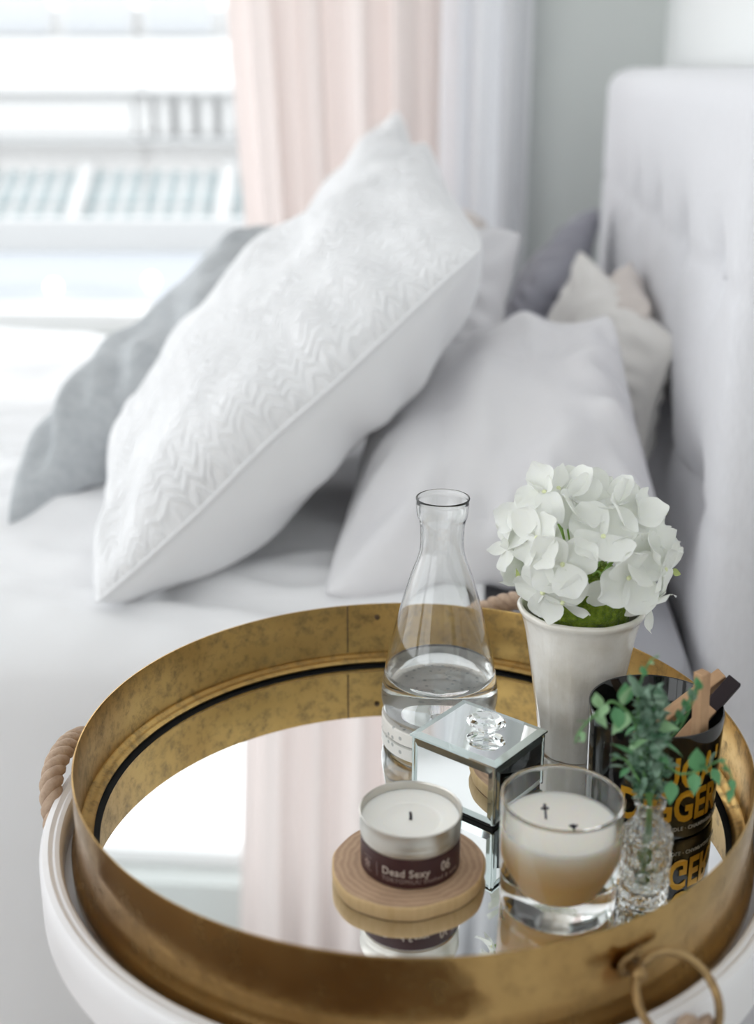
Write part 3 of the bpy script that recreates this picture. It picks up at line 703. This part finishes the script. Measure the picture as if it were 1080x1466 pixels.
flo = [  # px, py, depth, tilt dx, dz, spin, size, petal kinds
 (800, 700, .875, -.1, .9, 20, 1.05, (4, 6, 4, 7)), (858, 714, .872, .05, .75, 10, 1.10, (1, 0, 5, 1)), (864, 768, .838, .05, .25, 35, 1.15, (0, 5, 0, 1)),
 (752, 742, .868, -.75, .4, 15, 1.10, (0, 2, 5, 1)), (770, 770, .842, -.55, .15, 60, 1.05, (0, 1, 5, 0)), (806, 808, .830, -.15, .05, 40, 1.10, (5, 0, 1, 2)),
 (778, 848, .838, -.5, -.5, 5, 1.10, (2, 3, 0, 1)), (806, 862, .836, -.1, -.6, 50, .95, (7, 2, 7, 0)), (900, 827, .832, .25, -.05, 25, 1.18, (0, 0, 5, 0)), (868, 846, .836, .0, -.35, 60, .75, (3, 1, 2, 0)),
 (935, 772, .850, .75, .25, 10, 1.0, (5, 7, 4, 2)), (925, 738, .872, .7, .55, 45, .95, (1, 4, 0, 5)), (952, 815, .848, .8, -.1, 30, 1.05, (0, 5, 0, 3)),
 (930, 868, .846, .55, -.55, 5, 1.0, (7, 0, 2, 6)), (728, 780, .866, -.8, -.1, 30, .85, (6, 7, 6, 0)), (840, 726, .862, .05, .6, 15, 1.0, (5, 1, 4, 0)),
 (900, 735, .858, .35, .5, 70, 1.05, (0, 1, 5, 4)), (835, 700, .905, 0, .9, 40, 1.05, (1, 0, 1, 5)), (780, 720, .905, -.5, .7, 10, 1.05, (1, 5, 0, 1)),
 (895, 720, .905, .5, .7, 30, 1.05, (0, 1, 5, 0)), (925, 790, .900, .8, .2, 60, 1.05, (0, 1, 0, 5)), (750, 800, .900, -.8, 0, 60, 1.05, (0, 1, 0, 5)),
 (840, 780, .935, 0, .4, 10, 1.1, (0, 1, 0, 5)), (790, 770, .93, -.4, .3, 10, 1.1, (0, 1, 0, 5)), (880, 770, .93, .4, .3, 10, 1.1, (0, 1, 0, 5)), (780, 705, .865, -.6, .65, 50, .9, (6, 4, 5, 7)), (912, 800, .838, .35, .2, 55, 1.0, (0, 2, 1, 5))]
rnd = random.Random(5)
for (px, py, yy, dx, dz, spin, size, kinds) in flo:
    p = at(px, py, yy)
    nrm = (p - HC).normalized() * .35 + Vector((dx, -.55 if yy < .89 else .5, dz)); nrm.normalize()
    rot = nrm.to_track_quat('Z', 'Y').to_matrix().to_4x4()
    fl = bpy.data.objects.new('floret', me_c); link(fl, hy); fl.matrix_local = Matrix.Translation(p - hy.location) @ rot @ Matrix.Rotation(R(spin), 4, 'Z')
    link(bpy.data.objects.new('calyx', me_s), fl)
    for k, kd in enumerate(kinds):
        pt = bpy.data.objects.new('petal', PET[kd]); link(pt, fl)
        pt.rotation_euler = (rnd.uniform(-.25, .25), rnd.uniform(-.45, .12), R(90 * k + rnd.uniform(-9, 9))); s = size * rnd.uniform(.93, 1.07); pt.scale = (s, s, s)
        pt.location = (0, 0, .0004 * k)
    # flower stalk into the moss
    base = Vector((VX + (p.x - VX) * .3, VY + (p.y - VY) * .3, ZM + .150))
    q = p - nrm * .0135; mid = (q + base) / 2 + Vector((0, 0, .006))
    mk('stalk', tube(catmull([tuple(v - hy.location) for v in (q, mid, base)], 5), .0008, 6), M['calyx'], hy)
def leaf_vf(L, Wd, bend=.2, fold=.25, n=7):
    V = []; F = []
    for i in range(n + 1):
        t = i / n; wd = Wd * math.sin(math.pi * t ** .62) ** 1.15 + .00001; z = bend * L * math.sin(t * 2.2) * t
        for s in (-1, -.5, 0, .5, 1): V.append((L * t, wd * s, z + fold * wd * abs(s)))
    for i in range(n):
        for j in range(4): F.append([i * 5 + j, i * 5 + j + 1, (i + 1) * 5 + j + 1, (i + 1) * 5 + j])
    return V, F
for (px, py, yy, rx_, ry_) in ((938, 738, .88, -.3, -.2), (942, 800, .87, .5, .4), (962, 818, .87, .6, .5), (742, 832, .86, 2.6, -1.2), (748, 842, .86, 2.9, -1.0)):
    lf = mk('calyx_leaf', leaf_vf(.010, .0032), M['leafy'], hy); lf.location = at(px, py, yy) - hy.location; lf.rotation_euler = (R(60), ry_, rx_)

# ------------------------------------------------------------------ mirrored box
bx = empty('mirrored_box', (.0725, .8140, ZM)); tag(bx, 'small square mirror trinket box with clear crystal knob', 'box')
f0 = Vector((.0829, .7654)); l0 = Vector((.0251, .8123)); r0 = Vector((.1202, .8195))
ex = (f0 - l0).normalized(); ey = Vector((-ex.y, ex.x)); lx = (f0 - l0).length; ly = .0665
cen = f0 - ex * lx / 2 + ey * ly / 2; bx.location = (cen.x, cen.y, ZM); bx.rotation_euler.z = math.atan2(ex.y, ex.x)
def bevpanel(wd, ht, th=.0028, bw=.0058):          # lies in xy, faces +z
    x, y = wd / 2, ht / 2; V = []
    for (a, b, z) in ((x, y, 0), (x, y, th * .55), (x - bw, y - bw, th)): V += [(-a, -b, z), (a, -b, z), (a, b, z), (-a, b, z)]
    F = [[3, 2, 1, 0], [8, 9, 10, 11]]
    for l in (0, 4):
        for k in range(4): F.append([l + k, l + (k + 1) % 4, l + 4 + (k + 1) % 4, l + 4 + k])
    return V, F
def panel(name, wd, ht, Mx, par):
    o = mk(name, xf(bevpanel(wd, ht), Mx), M['boxmirror'], par, smooth=False)
    o.data.materials.append(M['boxedge'])
    for p in o.data.polygons:
        if len(p.vertices) == 4 and p.area < wd * ht * .5: p.material_index = 1
    return o
HB = .0500
mk('core', box(lx - .006, ly - .006, HB - .003, 0, (0, 0, HB / 2 + .0012)), M['black_gap'], bx, smooth=False)
for (ang, wd, dist) in ((0, lx, ly / 2 - .0028), (180, lx, ly / 2 - .0028), (90, ly, lx / 2 - .0028), (270, ly, lx / 2 - .0028)):
    Mx = Matrix.Rotation(R(ang), 4, 'Z') @ Matrix.Translation((0, -dist, .0035 + (HB - .0035) / 2)) @ Matrix.Rotation(R(90), 4, 'X')
    panel('side_panel', wd - .0002, HB - .0036, Mx, bx)
lid = panel('lid', lx + .0015, ly + .0015, Matrix.Translation((0, 0, HB + .0004)), bx)
mk('felt_base', box(lx - .004, ly - .004, .0032, .0005, (0, 0, .0018)), M['black_gap'], bx, smooth=False)
# crystal knob
kp = [(0, 0), (.0045, 0), (.0045, .002), (.0098, .0055), (.0098, .0085), (.0070, .0115), (0, .0115)]
kv, kf = lathe(kp, 8); kv = [Vector((p.x * 1.5, p.y * 1.1, p.z * 1.1)) for p in kv]
mk('knob', xf((kv, kf), Matrix.Translation((.004, .003, HB + .0030)) @ Matrix.Rotation(R(22), 4, 'Z')), M['crystal'], bx, smooth=False)

# ------------------------------------------------------------------ wood slice + tin candle
SX, SY = .0206, .7130
def srf(t, z): return 1 + .022 * math.sin(2 * t + .7) + .014 * math.sin(3 * t + 2) + .008 * math.sin(7 * t) + .004 * math.sin(13 * t + 1)
sl = mk('wood_slice', lathe([(0, .0006), (.0488, .0004), (.0500, .002), (.0510, .006), (.0508, .0105), (.0498, .0118), (.049, .0120), (0, .0120)], 110, rf=srf), M['slice_top'], flat_angle=50); sl.location = (SX, SY, ZM)
sl.data.materials.append(M['slice_bark'])
for p in sl.data.polygons:
    if abs(p.normal.z) < .75: p.material_index = 1
tag(sl, 'round natural wood slice coaster under the small tin candle', 'coaster')
TNX, TNY, TZ = .0222, .7135, ZM + .0122
tn = empty('tin_candle', (TNX, TNY, TZ)); tag(tn, 'small silver tin candle with dark maroon label on wood slice', 'candle')
tp = [(0, .0006), (.0318, .0), (.0326, .001), (.0326, .0232), (.0331, .0236), (.0334, .0250), (.0331, .0264), (.0335, .0280), (.0337, .0300), (.0337, .0390), (.0341, .0396), (.0341, .0402), (.0334, .0406), (.0329, .0400), (.0327, .0385), (.0322, .024), (0, .024)]
mk('tin_body', lathe(tp, 96), M['tin'], tn, flat_angle=50)
mk('label_band', lathe([(.0327, .0012), (.0331, .0014), (.0331, .0224), (.0327, .0226)], 96, closed=True), M['maroon'], tn, flat_angle=50)
mk('wax', lathe(smoothprof([(.0326, .0300), (.0326, .0345), (.0300, .0342), (.0240, .0328), (.0212, .0322), (.0192, .0314), (.0150, .0312), (.006, .0313), (0, .0318)], 3), 72), M['wax'], tn)
wk = mk('wick', tube([(0, 0, .031), (.0002, 0, .034), (-.0002, 0, .0372)], [.0011, .0010, .0009], 8), M['wick'], tn)
def textvf(body, size, xs=1.0, offset=0.0, spacing=1.0):
    cu = bpy.data.curves.new('t', 'FONT'); cu.body = body; cu.size = size; cu.offset = offset; cu.space_character = spacing; cu.extrude = .00012; cu.resolution_u = 3
    o = bpy.data.objects.new('t', cu); col.objects.link(o); dg = bpy.context.evaluated_depsgraph_get(); dg.update()
    me = bpy.data.meshes.new_from_object(o.evaluated_get(dg))
    V = [Vector((v.co.x * xs, v.co.y, v.co.z)) for v in me.vertices]; F = [list(p.vertices) for p in me.polygons]
    bpy.data.objects.remove(o); bpy.data.curves.remove(cu); bpy.data.meshes.remove(me); return V, F
def wrap(vf, r, phi0, z0):                        # phi 0 faces -y (towards the viewer), positive to the right
    V = []
    for p in vf[0]:
        ph = R(phi0) + p.x / r; rr = r + p.z; V.append(Vector((rr * math.sin(ph), -rr * math.cos(ph), z0 + p.y)))
    return V, vf[1]
LR = .0333
mk('lettering', wrap(textvf('Dead Sexy', .0080, .90, .00008, 1.05), LR, -35, .0098), M['ink'], tn, smooth=False)
mk('lettering', wrap(textvf('TOKYOMILK/ blushed & orris', .0044, .95, 0, 1.1), LR, -35, .0050), M['ink_dim'], tn, smooth=False)
mk('number', wrap(textvf('06', .0105, .78, .0001), LR, 35, .0105), M['ink'], tn, smooth=False)
mk('divider', wrap(([Vector(p) for p in ((0, 0, 0), (.0004, 0, 0), (.0004, .010, 0), (0, .010, 0), (0, 0, .0002), (.0004, 0, .0002), (.0004, .010, .0002), (0, .010, .0002))], [[4, 5, 6, 7], [0, 1, 5, 4], [1, 2, 6, 5], [2, 3, 7, 6], [3, 0, 4, 7]]), LR, -42, .0060), M['ink_dim'], tn, smooth=False)
em = []
for k in range(5):
    a = 2 * math.pi * k / 5; q = [Vector((.0045 + .0035 * math.cos(a + w_), .005 + .0035 * math.sin(a + w_), .0001)) for w_ in (0, .9)] + [Vector((.0045, .005, .0001))]
    em.append((q, [[0, 1, 2]]))
em += [([Vector(p) for p in ((0, 0, 0), (.009, 0, 0), (.009, .0005, 0), (0, .0005, 0))], [[0, 1, 2, 3]]), ([Vector(p) for p in ((0, .0095, 0), (.009, .0095, 0), (.009, .010, 0), (0, .010, 0))], [[0, 1, 2, 3]])]
mk('emblem', wrap(join(*em), LR + .0001, -66, .0060), M['ink_dim'], tn, smooth=False)

# ------------------------------------------------------------------ two-wick candle in a glass tumbler
GX, GY = .1172, .6862
gc = empty('glass_candle', (GX, GY, ZM + .0003)); tag(gc, 'vanilla wax candle with two black wicks in a clear glass tumbler', 'candle')
go = [(0, .0006), (.0335, .0), (.0362, .0012), (.0373, .004), (.0376, .012), (.0383, .040), (.0390, .0765), (.0388, .0782), (.0380, .0786), (.0373, .0780)]
gi = [(.0368, .062), (.0362, .056), (.0335, .047), (.0275, .036), (.0215, .026), (.0165, .0175), (.0140, .0135), (.010, .0117), (0, .0115)]
gi = smoothprof([(.0373, .0780)] + gi, 4)[1:]
mk('tumbler', lathe(go + gi, 96), M['glass'], gc, flat_angle=60)
zt = .0580
wpr = [(0, .0113)] + [(r + .0002, z - .0001) for r, z in reversed(gi[:-1]) if z < zt]
wax_top = [(wpr[-1][0] - .0002, zt + .0012), (wpr[-1][0] - .0030, zt + .0005), (.026, zt - .0012), (.018, zt - .0016), (0, zt - .0014)]
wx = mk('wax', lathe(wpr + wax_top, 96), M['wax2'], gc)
for (dx, dy, h, cr) in ((-.0085, .0085, .0085, 1), (.0078, -.0060, .0030, 0)):
    mk('wick', join(tube([(dx, dy, zt - .002), (dx - .0006, dy, zt + h * .5), (dx - .0014, dy, zt + h)], .0007, 8), tube([(dx - .0034, dy, zt + h * .72 + (0 if cr else .001)), (dx - .0010, dy, zt + h * .72 - (0 if cr else .0008)), (dx + .0014, dy, zt + h * .74 + (0 if cr else .001))], .0008, 8), sphere(.0011, (dx - .0012, dy, zt + h), 8, 6)), M['wick'], gc)

# ------------------------------------------------------------------ black jar with letters, palo santo sticks
JX, JY = .1995, .7985
jr = empty('candle_jar', (JX, JY, ZM + .0003)); tag(jr, 'tall glossy black candle jar with gold lettering holding wooden sticks', 'jar')
jp = [(0, .0008), (.0440, 0), (.0458, .0010), (.0466, .004), (.0468, .010), (.0476, .0815), (.0475, .0830), (.0466, .0834), (.0459, .0826), (.0455, .040), (.044, .038), (0, .038)]
mk('jar_body', lathe(jp, 128), M['black'], jr, flat_angle=45)
JR = .0468
cph = math.degrees(math.atan2(JX, JY))       # the side of the jar that faces the viewer, seen from its axis
def jtext(name, s, size, xs, ph, z, mat, offset=0, sp=1.0): mk(name, wrap(textvf(s, size, xs, offset, sp), JR + .00055 + .0000112 * (z + size * .36 - .01) * 1000, ph - cph, z), mat, jr, smooth=False)
jtext('lettering', 'SUGA\'', .0335, .66, -6, .0435, M['goldink'], .0009, 1.0)
jtext('lettering', 'DIGGER', .0335, .66, -25, .0165, M['goldink'], .0009, 1.0)
jtext('small_lettering', 'SCENTED CANDLE \u00b7 CHAMPAGNE TOAST', .0042, .95, -12, .0085, M['smallink'], .00003, 1.1)
def stick(label, p0, p1, wd, th, char=False, roll=0):
    p0, p1 = Vector(p0), Vector(p1); L = (p1 - p0).length; mid = (p0 + p1) / 2
    q = (p1 - p0).to_track_quat('Z', 'Y').to_matrix().to_4x4() @ Matrix.Rotation(R(roll), 4, 'Z')
    v, f = box(wd, th, L, .0009); rn = random.Random(L); 
    o = mk('wooden_stick', (v, f), M['palo'], smooth=False); o.matrix_world = Matrix.Translation(mid) @ q
    tag(o, label, 'stick')
    if char:
        vv, ff = box(wd + .0006, th + .0006, L * .30, .0008, (0, 0, L * .5 - L * .142)); 
        mk('charred_tip', (vv, ff), M['wick'], o, smooth=False)
    return o
zj = ZM + .0405
stick('upright square wooden stick standing in the black jar', (.2262, .7720, zj), at(1006, 962, .770), .0085, .0085, roll=8)
stick('slanted wooden stick with clean pale end in the black jar', (JX - .030, JY - .002, zj), at(1036, 966, .815), .0095, .0085, roll=20)
stick('slanted wooden stick with burnt black tip in the black jar', (JX - .004, JY - .022, zj), at(1052, 975, .806), .0100, .0080, True, roll=35)

# ------------------------------------------------------------------ cut glass bottle with faux greenery
BX, BY = .1742, .6920
def cut(t, z):
    if z < .004 or z > .050: return 1
    q = 8 * t / (2 * math.pi) * 2; row = z / .0090
    return 1 + .10 * (abs(math.sin(math.pi * (row))) * abs(math.cos(5 * t + (math.pi / 2 if int(row) % 2 else 0))) - .4)
bp = [(0, .0012), (.0135, 0), (.0152, .0012)] + [(.0158, .003 + k * .0016) for k in range(27)] + [(.0160, .047), (.0150, .050), (.0120, .0545), (.0093, .058), (.0087, .062), (.0087, .068), (.0100, .0695), (.0100, .072), (.0090, .0728), (.0078, .0722), (.0074, .060), (.0100, .055), (.0125, .050), (.0132, .045), (.0130, .014), (.0115, .0105), (0, .0100)]
bo = mk('glass_bottle', lathe(bp, 64, rf=cut), M['crystal'], smooth=False); bo.location = (BX, BY, ZM + .0003)
tag(bo, 'small cut crystal bud bottle holding green faux sprigs', 'bottle')
gp = empty('greenery_sprig', (BX, BY, ZM + .012)); tag(gp, 'bunch of green artificial vine sprigs standing in crystal bottle', 'plant')
O = gp.location
LM = {}
for nm, mt in (('m', 'leaf'), ('l', 'leaf_l'), ('d', 'leaf_d')):
    v, f = leaf_vf(1, .30, .18, .3)
    me = bpy.data.meshes.new('leaf'); me.from_pydata(v, [], f); me.polygons.foreach_set('use_smooth', [True] * len(me.polygons)); me.materials.append(M[mt]); LM[nm] = me
def leafat(p, dirv, L, kind='m', twist=0):
    o = bpy.data.objects.new('leaf', LM[kind]); link(o, gp)
    q = dirv.normalized().to_track_quat('X', 'Z').to_matrix().to_4x4() @ Matrix.Rotation(twist, 4, 'X')
    o.matrix_local = Matrix.Translation(Vector(p) - O) @ q @ Matrix.Scale(L, 4)
root = Vector((BX, BY, ZM + .066)); bot = Vector((BX, BY, ZM + .014))
def vine(pix, rad=.0010):
    pts = [bot + Vector((rnd.uniform(-.004, .004), rnd.uniform(-.004, .004), 0)), root] + [at(*q) for q in pix]
    c = catmull(pts, 6); mk('stem', tube([p - O for p in c], [rad * (1 - .55 * i / len(c)) for i in range(len(c))], 6), M['stem'], gp); return c
def LA(px, py, y, ex_, ey_, L, kind='m', tw=0.0):      # leaf from one photo point towards another
    p = at(px, py, y); q = at(ex_, ey_, y - .004); leafat(p, q - p, (q - p).length * L, kind, tw)
vine([(913, 1060, .690), (908, 1030, .690), (880, 1005, .688), (865, 1012, .686), (845, 1030, .684), (828, 1050, .682), (824, 1064, .682)], .0012)
for a in ((896, 1008, .688, 897, 980, 1, 'm', .3), (893, 1010, .688, 908, 985, 1, 'l', -.4), (857, 1014, .686, 853, 996, 1.1, 'l', .3), (870, 1008, .686, 860, 1028, 1.1, 'l', -.3), (852, 1020, .686, 866, 1042, 1.1, 'l', .4),
          (880, 1012, .688, 888, 1048, 1, 'm', .4), (900, 1020, .688, 880, 1050, 1.1, 'l', -.5), (905, 1028, .688, 888, 1052, 1, 'm', .2), (910, 1040, .69, 897, 1056, 1, 'm', .3), (842, 1034, .684, 824, 1036, 1, 'l', .5), (832, 1046, .683, 836, 1064, 1, 'l', .2), (826, 1060, .682, 840, 1066, .8, 'l', 0)): LA(*a)
vine([(916, 1040, .694), (914, 1000, .696), (920, 970, .698), (932, 945, .698), (944, 940, .698)])
for a in ((914, 1000, .696, 906, 975, 1, 'd', .3), (916, 985, .697, 925, 970, 1, 'm', .3), (922, 968, .698, 918, 955, 1, 'm', 0), (930, 948, .698, 938, 952, 1, 'l', .4), (936, 943, .698, 946, 938, 1, 'l', .2), (910, 985, .697, 898, 968, 1, 'd', .3)): LA(*a)
vine([(925, 1060, .698), (928, 1020, .700), (930, 985, .700)], .0022)
vine([(935, 1080, .698), (955, 1060, .70), (975, 1040, .702), (990, 1010, .704), (1000, 990, .704)])
for k in range(9):
    t = k / 8; x = 965 + 35 * t; y = 1050 - 62 * t; LA(x, y, .703, x + (9 if k % 2 else -5), y - 17, 1, 'm' if k % 3 else 'd', .3 * (k % 2))
vine([(950, 1100, .690), (975, 1108, .686), (1005, 1102, .682), (1030, 1090, .680), (1045, 1105, .678), (1050, 1130, .678), (1044, 1150, .678)])
for a in ((999, 1106, .683, 999, 1080, 1.2, 'm', .4), (1003, 1092, .683, 1012, 1110, 1.0, 'm', -.2), (995, 1106, .683, 995, 1136, 1.1, 'm', .4), (962, 1118, .687, 958, 1152, 1.0, 'm', -.3), (1015, 1098, .682, 1030, 1080, 1.1, 'd', .4), (1028, 1088, .68, 1042, 1092, 1, 'm', .2), (1020, 1100, .681, 1028, 1124, 1.1, 'm', .3), (1034, 1098, .68, 1046, 1108, 1, 'm', .1), (1046, 1115, .678, 1050, 1135, 1, 'm', .2), (1048, 1130, .678, 1044, 1150, 1, 'm', .1)): LA(*a)
vine([(905, 1100, .684), (890, 1085, .682), (876, 1088, .680)])
for a in ((905, 1080, .684, 875, 1072, 1.1, 'm', .5), (900, 1072, .684, 928, 1064, 1.1, 'l', .3), (892, 1086, .682, 872, 1084, 1, 'd', -.2), (896, 1098, .682, 872, 1102, 1, 'd', .3), (900, 1100, .682, 890, 1114, 1.1, 'm', .1), (935, 1075, .69, 955, 1095, 1.1, 'm', .4), (945, 1060, .692, 975, 1090, 1, 'm', -.3), (940, 1040, .694, 968, 1046, 1.2, 'l', .5), (938, 1020, .696, 948, 1003, 1, 'm', .2), (945, 1085, .69, 940, 1115, 1, 'd', .2), (926, 1112, .686, 922, 1146, .8, 'd', .9), (955, 1095, .69, 975, 1100, 1, 'd', .2), (948, 1030, .697, 958, 1050, 1.1, 'm', .4)): LA(*a)
rl = random.Random(12)
# dense spike of many tiny leaves: too small to pick apart singly
parts = []
lv, lfc = leaf_vf(1, .42, .2, .25, 3)
for k in range(420):
    t = rl.random(); yy = .698 + rl.uniform(-.012, .010)
    py = 990 + 150 * t; wpx = 7 + 19 * t ** .7 if t < .75 else 24 - 45 * (t - .75)
    px = 930 + (t > .5) * 0 + rl.uniform(-1, 1) * wpx
    p = at(px, py, yy) - O
    dv_ = Vector((rl.uniform(-1, 1) + (px - 930) / 40, rl.uniform(-1, .4), rl.uniform(-.2, 1.0))).normalized()
    Mx = Matrix.Translation(p) @ dv_.to_track_quat('X', 'Z').to_matrix().to_4x4() @ Matrix.Rotation(rl.uniform(0, 6), 4, 'X') @ Matrix.Scale(rl.uniform(.005, .010), 4)
    parts.append(xf((lv, lfc), Mx))
o = mk('leaflets', join(*parts), M['leaf_d'], gp); o['kind'] = 'stuff'
